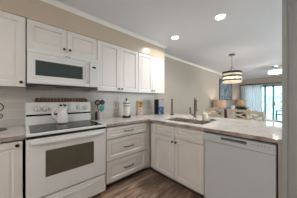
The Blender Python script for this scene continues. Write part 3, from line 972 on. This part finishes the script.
# carton against the backsplash
t = thing('food_carton', (0.04, 1.83, CT1), 'tall narrow carton with gold picture over red lettering, against the backsplash', 'carton')
g = G(); g.box((0.015, 1.775, CT1 + 0.0006), (0.062, 1.888, CT1 + 0.298), 0.002); obj('box', g, 'carton', t)
g = G(); g.box((0.0622, 1.779, CT1 + 0.155), (0.0632, 1.884, CT1 + 0.294)); obj('picture', g, 'gold', t)
g = G()
for (y, z, w, h) in ((1.80, 0.105, 0.012, 0.03), (1.822, 0.112, 0.022, 0.018), (1.845, 0.10, 0.014, 0.035), (1.862, 0.085, 0.012, 0.02), (1.80, 0.055, 0.03, 0.012), (1.838, 0.06, 0.036, 0.02), (1.81, 0.022, 0.05, 0.012)):
    g.box((0.0622, y - w / 2, CT1 + z), (0.0630, y + w / 2, CT1 + z + h))
obj('lettering', g, 'red', t)

# wall outlet
t = thing('wall_outlet', (0.0095, 1.275, 1.14), 'white double outlet plate on the tiled backsplash', 'outlet')
g = G(); g.box((0.0092, 1.238, 1.082), (0.014, 1.312, 1.198), 0.002); obj('cover_plate', g, 'outlet', t)
for z_ in (1.118, 1.162):
    g = G(); g.box((0.0142, 1.260, z_ - 0.015), (0.0152, 1.290, z_ + 0.015), 0.0003); obj('socket', g, 'grey_plastic', t)

# black box with printed front
t = thing('display_box', (0.24, 2.225, CT1), 'tall black box with silver-grey and blue picture front at the worktop corner', 'box')
g = G(); g.box((0.175, 2.137, CT1 + 0.0006), (0.30, 2.318, CT1 + 0.335), 0.003); obj('case', g, 'black', t)
g = G(); g.box((0.3002, 2.152, CT1 + 0.17), (0.302, 2.312, CT1 + 0.328)); obj('upper_panel', g, 'grey_print', t)
g = G(); g.box((0.3002, 2.152, CT1 + 0.02), (0.302, 2.312, CT1 + 0.166)); obj('picture', g, 'blue_print', t)

# slim turned stand on the peninsula
sx, sy = 0.487, 2.375
t = thing('candle_stand', (sx, sy, CT1), 'slim black turned stand on a round foot near the back of the worktop', 'stand')
g = G(); g.lathe([(0.042, 0.0006), (0.043, 0.008), (0.03, 0.018), (0.012, 0.024)], (sx, sy, CT1), 20); obj('foot', g, 'bronze', t, True)
prof = [(0.010, 0.024)]
z_ = 0.03
while z_ < 0.29:
    prof += [(0.009, z_), (0.017, z_ + 0.014), (0.016, z_ + 0.034), (0.010, z_ + 0.046)]
    z_ += 0.052
prof += [(0.007, 0.30), (0.018, 0.312), (0.017, 0.332), (0.008, 0.345)]
g = G(); g.lathe(prof, (sx, sy, CT1), 14); obj('stem', g, 'bronze', t, True)

# cream jar and sponge dish by the faucet
jx, jy = 1.335, 2.125
t = thing('cream_jar', (jx, jy, CT1), 'small lidded cream jar beside the sink, right of the faucet', 'jar')
g = G(); g.lathe([(0.038, 0.0006), (0.046, 0.01), (0.047, 0.075), (0.042, 0.092)], (jx, jy, CT1), 20); obj('jar', g, 'cream', t, True)
g = G(); g.lathe([(0.043, 0.0925), (0.043, 0.102), (0.025, 0.112), (0.010, 0.116), (0.013, 0.128), (0.006, 0.136)], (jx, jy, CT1), 20); obj('lid', g, 'cream', t, True)
t = thing('sponge_dish', (1.435, 2.175, CT1), 'shallow grey dish at the right end of the sink', 'dish')
g = G(); g.lathe([(0.035, 0.0006), (0.052, 0.006), (0.060, 0.018), (0.056, 0.018), (0.046, 0.009), (0.02, 0.008)], (1.435, 2.175, CT1), 20); obj('dish', g, 'grey_plastic', t, True)
sp = G(); sp.box((1.412, 2.160, CT1 + 0.0095), (1.458, 2.190, CT1 + 0.028), 0.004)
o = obj('sponge', sp, 'teal', None, origin=(1.435, 2.175, CT1 + 0.0095)); tag(o, 'small teal sponge lying in the grey dish by the sink', 'sponge')

# ------------------------------------------------------------------ dining area
t = thing('dining_table', (1.32, 4.0, 0), 'weathered wooden dining table beyond the peninsula, under the drum pendant', 'table')
g = G(); g.box((0.55, 3.52, 0.715), (2.02, 4.48, 0.755), 0.005); obj('tabletop', g, 'table', t)
g = G(); g.box((0.63, 3.60, 0.63), (1.94, 4.40, 0.7145)); obj('apron', g, 'chair', t)
for x in (0.62, 1.94):
    for y in (3.60, 4.40):
        g = G(); g.box((x - 0.04, y - 0.04, 0), (x + 0.04, y + 0.04, 0.629), 0.004); obj('leg', g, 'chair', t)

def make_chair():
    t = thing('dining_chair', (0, 0, 0), '', 'chair', 'cross-back dining chairs')
    def P(name, g, m='chair', par=None): return obj(name, g, m, par or t, False, False)
    g = G(); g.box((-0.215, 0.0, 0.43), (0.215, 0.43, 0.465), 0.008); P('seat', g)
    g = G(); g.box((-0.20, 0.02, 0.4652), (0.20, 0.41, 0.50), 0.014); P('seat_pad', g, 'cushion')
    for s in (-1, 1):
        g = G(); g.beam((s * 0.19, 0.39, 0.0), (s * 0.19, 0.39, 0.4295), 0.04, 0.04); P('leg', g)
        g = G(); g.rings([[(s * 0.205 + a * 0.019, y + b * 0.016, z) for a, b in ((-1, -1), (1, -1), (1, 1), (-1, 1))] for y, z in ((-0.075, 0), (-0.02, 0.45), (-0.03, 0.62), (-0.085, 1.02))]); P('leg', g)
    yb = lambda z: -0.03 - 0.055 * (z - 0.62) / 0.40
    g = G()
    g.rings([[(x, yb(z) + 0.012 * (1 - (x / 0.2) ** 2) * -1 + d, z) for d, z in ((-0.011, 0.985), (0.011, 0.985), (0.011, 1.04), (-0.011, 1.04))] for x in (-0.225, -0.12, 0, 0.12, 0.225)])
    P('top_rail', g)
    g = G(); g.box((-0.186, yb(0.86) - 0.011, 0.835), (0.186, yb(0.86) + 0.011, 0.868)); P('lower_rail', g)
    for s in (-1, 1):
        g = G(); g.beam((s * -0.18, yb(0.87) + s * 0.006, 0.872), (s * 0.18, yb(0.98) + s * 0.006, 0.982), 0.011, 0.030); P('cross_slat', g)
    g = G(); g.box((-0.17, 0.382, 0.2), (0.17, 0.398, 0.23)); P('stretcher', g)
    return t
ch = make_chair()
spots = [((1.035, 3.33), 0.0, 'cross-back wooden dining chair nearest the faucet, its back to the peninsula'),
         ((1.50, 3.33), 0.0, 'cross-back wooden dining chair with its back to the peninsula, middle of the three'),
         ((1.875, 3.06), -0.72, 'cross-back wooden dining chair turned at an angle, nearest the sliding glass door')]
for k, ((x, y), rz, lab) in enumerate(spots):
    o = ch if k == 0 else copy_tree(ch)
    o.location = (x, y, 0)
    o.rotation_euler = (0, 0, rz)
    o.scale = (0.88, 1, 1)
    o['label'] = lab

# table centrepiece
bx, by, bz = 1.395, 3.98, 0.7556
t = thing('planter_bowl', (bx, by, bz), 'dark bowl of foliage at the middle of the dining table', 'plant')
g = G(); g.lathe([(0.06, 0.0), (0.09, 0.05), (0.11, 0.14), (0.112, 0.25), (0.10, 0.25), (0.08, 0.14)], (bx, by, bz), 20); obj('bowl', g, 'bronze', t, True)
g = G()
for k in range(46):
    a = random.uniform(0, 2 * PI); r = random.uniform(0.0, 0.10); l = random.uniform(0.06, 0.11)
    p = Vector((bx + r * math.cos(a), by + r * math.sin(a), bz + 0.22 + random.uniform(0, 0.04)))
    dv = Vector((math.cos(a) * random.uniform(0.3, 1), math.sin(a) * random.uniform(0.3, 1), random.uniform(0.3, 1.0))).normalized()
    s = dv.cross(Vector((0, 0, 1))).normalized() * 0.02
    n_ = s.cross(dv).normalized() * 0.003
    g.rings([[tuple(p + dv * l * f + s * w), tuple(p + dv * l * f + n_), tuple(p + dv * l * f - s * w), tuple(p + dv * l * f - n_)] for f, w in ((0, 0.3), (0.4, 1.0), (0.8, 0.7), (1.0, 0.1))])
o = obj('foliage', g, 'leaf', t); o['kind'] = 'stuff'
for (x, y, h, lab) in ((1.235, 3.88, 0.34, 'tall white pillar candle left of the planter on the dining table'), (1.56, 4.05, 0.28, 'short white pillar candle right of the planter on the dining table')):
    t = thing('pillar_candle', (x, y, bz), lab, 'candle', 'candles on the dining table')
    g = G(); g.lathe([(0.041, 0), (0.042, 0.004), (0.042, h - 0.006), (0.036, h), (0.008, h - 0.004)], (x, y, bz), 16); obj('wax', g, 'wax', t, True)
    g = G(); g.tube([(x, y, bz + h - 0.005), (x, y, bz + h + 0.012)], 0.0015, 6); obj('wick', g, 'dark_plastic', t)
t = thing('vase', (1.14, 3.72, bz), 'red-brown glazed vase seen in the gap between two dining chairs', 'vase')
g = G(); g.lathe([(0.032, 0), (0.05, 0.03), (0.052, 0.12), (0.03, 0.18), (0.026, 0.215), (0.034, 0.235), (0.026, 0.235), (0.02, 0.20)], (1.14, 3.72, bz), 16); obj('body', g, 'redwood', t, True)

# ------------------------------------------------------------------ living area
def side_table(x, y, lab):
    t = thing('side_table', (x, y, 0), lab, 'table', 'side tables along the left wall')
    g = G(); g.box((x - 0.22, y - 0.25, 0.56), (x + 0.25, y + 0.25, 0.59), 0.004); obj('tabletop', g, 'table', t)
    g = G(); g.box((x - 0.20, y - 0.23, 0.18), (x + 0.23, y + 0.23, 0.20)); obj('shelf', g, 'table', t)
    for a in (-0.195, 0.225):
        for b in (-0.225, 0.225):
            g = G(); g.box((x + a - 0.018, y + b - 0.018, 0), (x + a + 0.018, y + b + 0.018, 0.5595)); obj('leg', g, 'table', t)
def table_lamp(x, y, z0, lab):
    t = thing('table_lamp', (x, y, z0), lab, 'lamp', 'table lamps along the left wall')
    g = G(); g.lathe([(0.085, 0.0004), (0.088, 0.015), (0.03, 0.03), (0.022, 0.06), (0.034, 0.12), (0.026, 0.20), (0.016, 0.28), (0.014, 0.34), (0.012, 0.40)], (x, y, z0), 20); obj('base', g, 'bronze', t, True)
    g = G(); g.lathe([(0.222, 0.362), (0.205, 0.648), (0.202, 0.648), (0.219, 0.362), (0.222, 0.362)], (x, y, z0), 32, 'z', False); obj('lamp_shade', g, 'shade', t, True)
    g = G()
    g.tube([(x - 0.203, y, z0 + 0.645), (x + 0.203, y, z0 + 0.645)], 0.003, 6); g.tube([(x, y, z0 + 0.40), (x, y, z0 + 0.645)], 0.003, 6); obj('harp', g, 'steel', t)
    g = G(); g.lathe([(0.012, 0.402), (0.028, 0.44), (0.034, 0.48), (0.026, 0.52), (0.008, 0.535)], (x + 0.006, y, z0), 14); obj('bulb', g, 'bulb', t, True)
    light('table_lamp_light', 'POINT', (x + 0.045, y, z0 + 0.50), LAMP_W, (1.0, 0.88, 0.74), 0.04)
side_table(0.28, 5.62, 'wooden side table at the near end of the sofa')
side_table(0.28, 8.62, 'wooden side table at the far end of the sofa')
table_lamp(0.29, 5.62, 0.5905, 'tan-shaded table lamp left of the wall picture, at the near end of the sofa')
table_lamp(0.29, 8.62, 0.5905, 'tan-shaded table lamp right of the wall picture, by the curtain')
t = thing('sofa', (0.5, 7.02, 0), 'grey-blue fabric sofa below the picture on the left wall', 'sofa')
g = G(); g.box((0.06, 6.02, 0.10), (0.92, 8.02, 0.32), 0.02); obj('base', g, 'fabric', t)
g = G(); g.box((0.06, 6.02, 0.3205), (0.26, 8.02, 0.88), 0.05); obj('backrest', g, 'fabric', t)
for y in (6.02, 7.84):
    g = G(); g.box((0.262, y, 0.3205), (0.92, y + 0.18, 0.62), 0.04); obj('arm', g, 'fabric', t)
for k in range(3):
    y = 6.202 + 0.546 * k
    g = G(); g.box((0.265, y, 0.3205), (0.90, y + 0.542, 0.46), 0.03); obj('seat_cushion', g, 'fabric', t)
    g = G(); g.box((0.262, y + 0.01, 0.461), (0.40, y + 0.532, 0.86), 0.04); obj('back_cushion', g, 'fabric', t)
for x in (0.12, 0.86):
    for y in (6.1, 7.94):
        g = G(); g.lathe([(0.018, 0), (0.028, 0.0995)], (x, y, 0), 10); obj('leg', g, 'bronze', t)
t = thing('wall_picture', (0.002, 7.2, 1.12), 'large framed blue-grey abstract picture on the left wall', 'picture')
g = G()
y0, y1, z0, z1 = 6.38, 8.06, 1.22, 2.18
for a, b in (((y0, z0), (y0 + 0.045, z1)), ((y1 - 0.045, z0), (y1, z1)), ((y0, z0), (y1, z0 + 0.045)), ((y0, z1 - 0.045), (y1, z1))):
    g.box((0.001, a[0], a[1]), (0.035, b[0], b[1]))
obj('frame', g, 'frame', t)
g = G(); g.box((0.002, y0 + 0.044, z0 + 0.044), (0.022, y1 - 0.044, z1 - 0.044)); obj('canvas', g, 'art', t)

# curtains
def curtain(x0, x1, lab, folds):
    t = thing('curtain', ((x0 + x1) / 2, YF - 0.12, 0), lab, 'curtain')
    g = G()
    n, th = folds * 8, 0.004
    outl = []
    for s in (1, -1):
        rng = range(n + 1) if s == 1 else range(n, -1, -1)
        for k in rng:
            f = k / n
            outl.append((x0 + (x1 - x0) * f, YF - 0.115 + 0.042 * math.sin(2 * PI * folds * f) + 0.010 * math.sin(5.1 * folds * f) + s * th / 2))
    g.rings([[(p[0], YF - 0.115 + (p[1] - YF + 0.115) * w, z) for p in outl] for z, w in ((0.02, 1.15), (1.0, 1.0), (1.9, 0.8), (2.078, 0.7))])
    obj('panel', g, 'curtain', t, True)
    for k in range(folds * 2):
        x = x0 + (x1 - x0) * (k + 0.5) / (folds * 2)
        g = G(); g.lathe([(0.024, -0.010), (0.040, -0.010), (0.040, 0.010), (0.024, 0.010), (0.024, -0.010)], (x, YF - 0.115, 2.112), 14, 'x', False); obj('grommet', g, 'bronze', t)
curtain(0.10, 1.06, 'white sheer grommet curtain left of the sliding glass door', 8)
t = thing('curtain_rod', (1.4, YF - 0.115, 2.118), 'dark curtain rod above the sliding glass door', 'curtain rod')
g = G(); g.tube([(0.06, YF - 0.115, 2.118), (2.7, YF - 0.115, 2.118)], 0.013, 10); obj('rod', g, 'bronze', t)
for x in (0.05, 2.71):
    g = G(); g.lathe([(0.012, -0.03), (0.026, -0.012), (0.028, 0.006), (0.016, 0.026)], (x, YF - 0.115, 2.118), 12, 'x'); obj('finial', g, 'bronze', t, True)
for x in (0.075, 1.35, 2.62):
    g = G(); g.tube([(x, YF - 0.001, 2.10), (x, YF - 0.115, 2.105)], 0.008, 8); obj('bracket', g, 'bronze', t)

# ------------------------------------------------------------------ outside
g = G(); g.box((-1.0, YF + 0.121, -0.14), (5.0, YF + 2.2, -0.02)); o = struct('floor_balcony', g, 'deck')
t = thing('balcony_railing', (1.6, YF + 2.05, -0.02), 'white balcony railing with upright balusters outside the glass door', 'railing')
RYY = YF + 2.05
g = G(); g.box((-0.4, RYY - 0.03, 1.00), (3.6, RYY + 0.03, 1.05)); obj('top_rail', g, 'rail', t)
g = G(); g.box((-0.4, RYY - 0.025, 0.06), (3.6, RYY + 0.025, 0.10)); obj('bottom_rail', g, 'rail', t)
for k in range(31):
    x = -0.38 + 0.132 * k
    g = G(); g.box((x - 0.018, RYY - 0.018, 0.1005 if k % 10 else -0.02), (x + 0.018, RYY + 0.018, 0.9995)); obj('baluster', g, 'rail', t)
# patio chair
t = thing('patio_chair', (1.75, YF + 1.25, -0.02), 'dark patio chair on the balcony outside the glass door', 'chair')
o0 = Vector((1.75, YF + 1.25, -0.02))
def W(*p): return tuple(o0 + Vector(p))
g = G(); g.box(W(-0.26, -0.26, 0.40), W(0.26, 0.26, 0.44), 0.006); obj('seat', g, 'dark_plastic', t)
g = G(); g.rings([[W(x, y, z) for x, y in ((0.22 + a, -0.25), (0.26 + a, -0.25), (0.26 + a, 0.25), (0.22 + a, 0.25))] for a, z in ((0, 0.441), (0.06, 0.75), (0.14, 1.10))]); obj('backrest', g, 'dark_plastic', t)
for x in (-0.23, 0.23):
    for y in (-0.23, 0.23):
        g = G(); g.beam(W(x, y, 0), W(x, y, 0.399), 0.035, 0.035); obj('leg', g, 'dark_plastic', t)
for y in (-0.27, 0.27):
    g = G(); g.beam(W(-0.26, y, 0.62), W(0.27, y, 0.64), 0.05, 0.03); g.beam(W(-0.22, y, 0.44), W(-0.22, y, 0.61), 0.03, 0.03); obj('armrest', g, 'dark_plastic', t)
# neighbouring house
t = thing('neighbour_house', (-2, 30, -3), 'pale house with teal roof across from the balcony', 'house')
g = G(); g.box((-12, 30, -3), (10, 38, 1.9)); wl = obj('wall', g, 'siding', t)
g = G(); g.prism([(29.2, 1.9), (38.8, 1.9), (34, 4.2)], -12.6, 10.6, 'dz'); g.bm.free()
g = G(lambda u, d, z: (u, d, z)); g.rings([[(u, 29.2, 1.901), (u, 38.8, 1.901), (u, 34, 4.2)] for u in (-12.6, 10.6)]); obj('roof', g, 'teal_roof', t)
for x in (-8, -5, -2, 1, 4):
    g = G(); g.box((x - 0.5, 29.93, -0.3), (x + 0.5, 29.998, 1.2)); f = obj('window', g, 'rail', t)
    g = G(); g.box((x - 0.42, 29.91, -0.22), (x + 0.42, 29.929, 1.12)); obj('pane', g, 'mw_glass', f)
g = G(); g.box((-40, YF + 2.3, -3.2), (40, 60, -3.0)); o = obj('lawn', g, 'foliage'); o['kind'] = 'structure'; o.name = 'floor_ground'
for k, (x, y, h, r, lab) in enumerate(((-0.6, 22.0, 4.2, 1.6, 'leafy tree beyond the balcony, left behind the glass door'), (1.2, 25.5, 4.4, 1.7, 'leafy tree beyond the balcony, right behind the glass door'))):
    t = thing('tree', (x, y, -3), lab, 'tree', 'trees beyond the balcony')
    g = G(); g.tube([(x, y, -3.0), (x + 0.1, y, -1.2), (x, y, 0.2)], [0.22, 0.17, 0.12], 10); obj('trunk', g, 'bark', t)
    g = G()
    for q in range(260):
        a = random.uniform(0, 2 * PI); e = math.asin(random.uniform(-0.8, 1)); rr = r * random.uniform(0.55, 1.0)
        p = Vector((x + rr * math.cos(a) * math.cos(e), y + rr * math.sin(a) * math.cos(e), h - 3.4 + rr * 0.8 * math.sin(e)))
        s = random.uniform(0.16, 0.3)
        nv = Vector((random.uniform(-1, 1), random.uniform(-1, 1), random.uniform(-0.3, 1))).normalized()
        u_ = nv.orthogonal().normalized(); v_ = nv.cross(u_)
        g.rings([[tuple(p + u_ * s + nv * z), tuple(p + v_ * s * 0.6 + nv * z), tuple(p - u_ * s + nv * z), tuple(p - v_ * s * 0.6 + nv * z)] for z in (0, 0.02)])
    o = obj('crown', g, 'foliage', t)
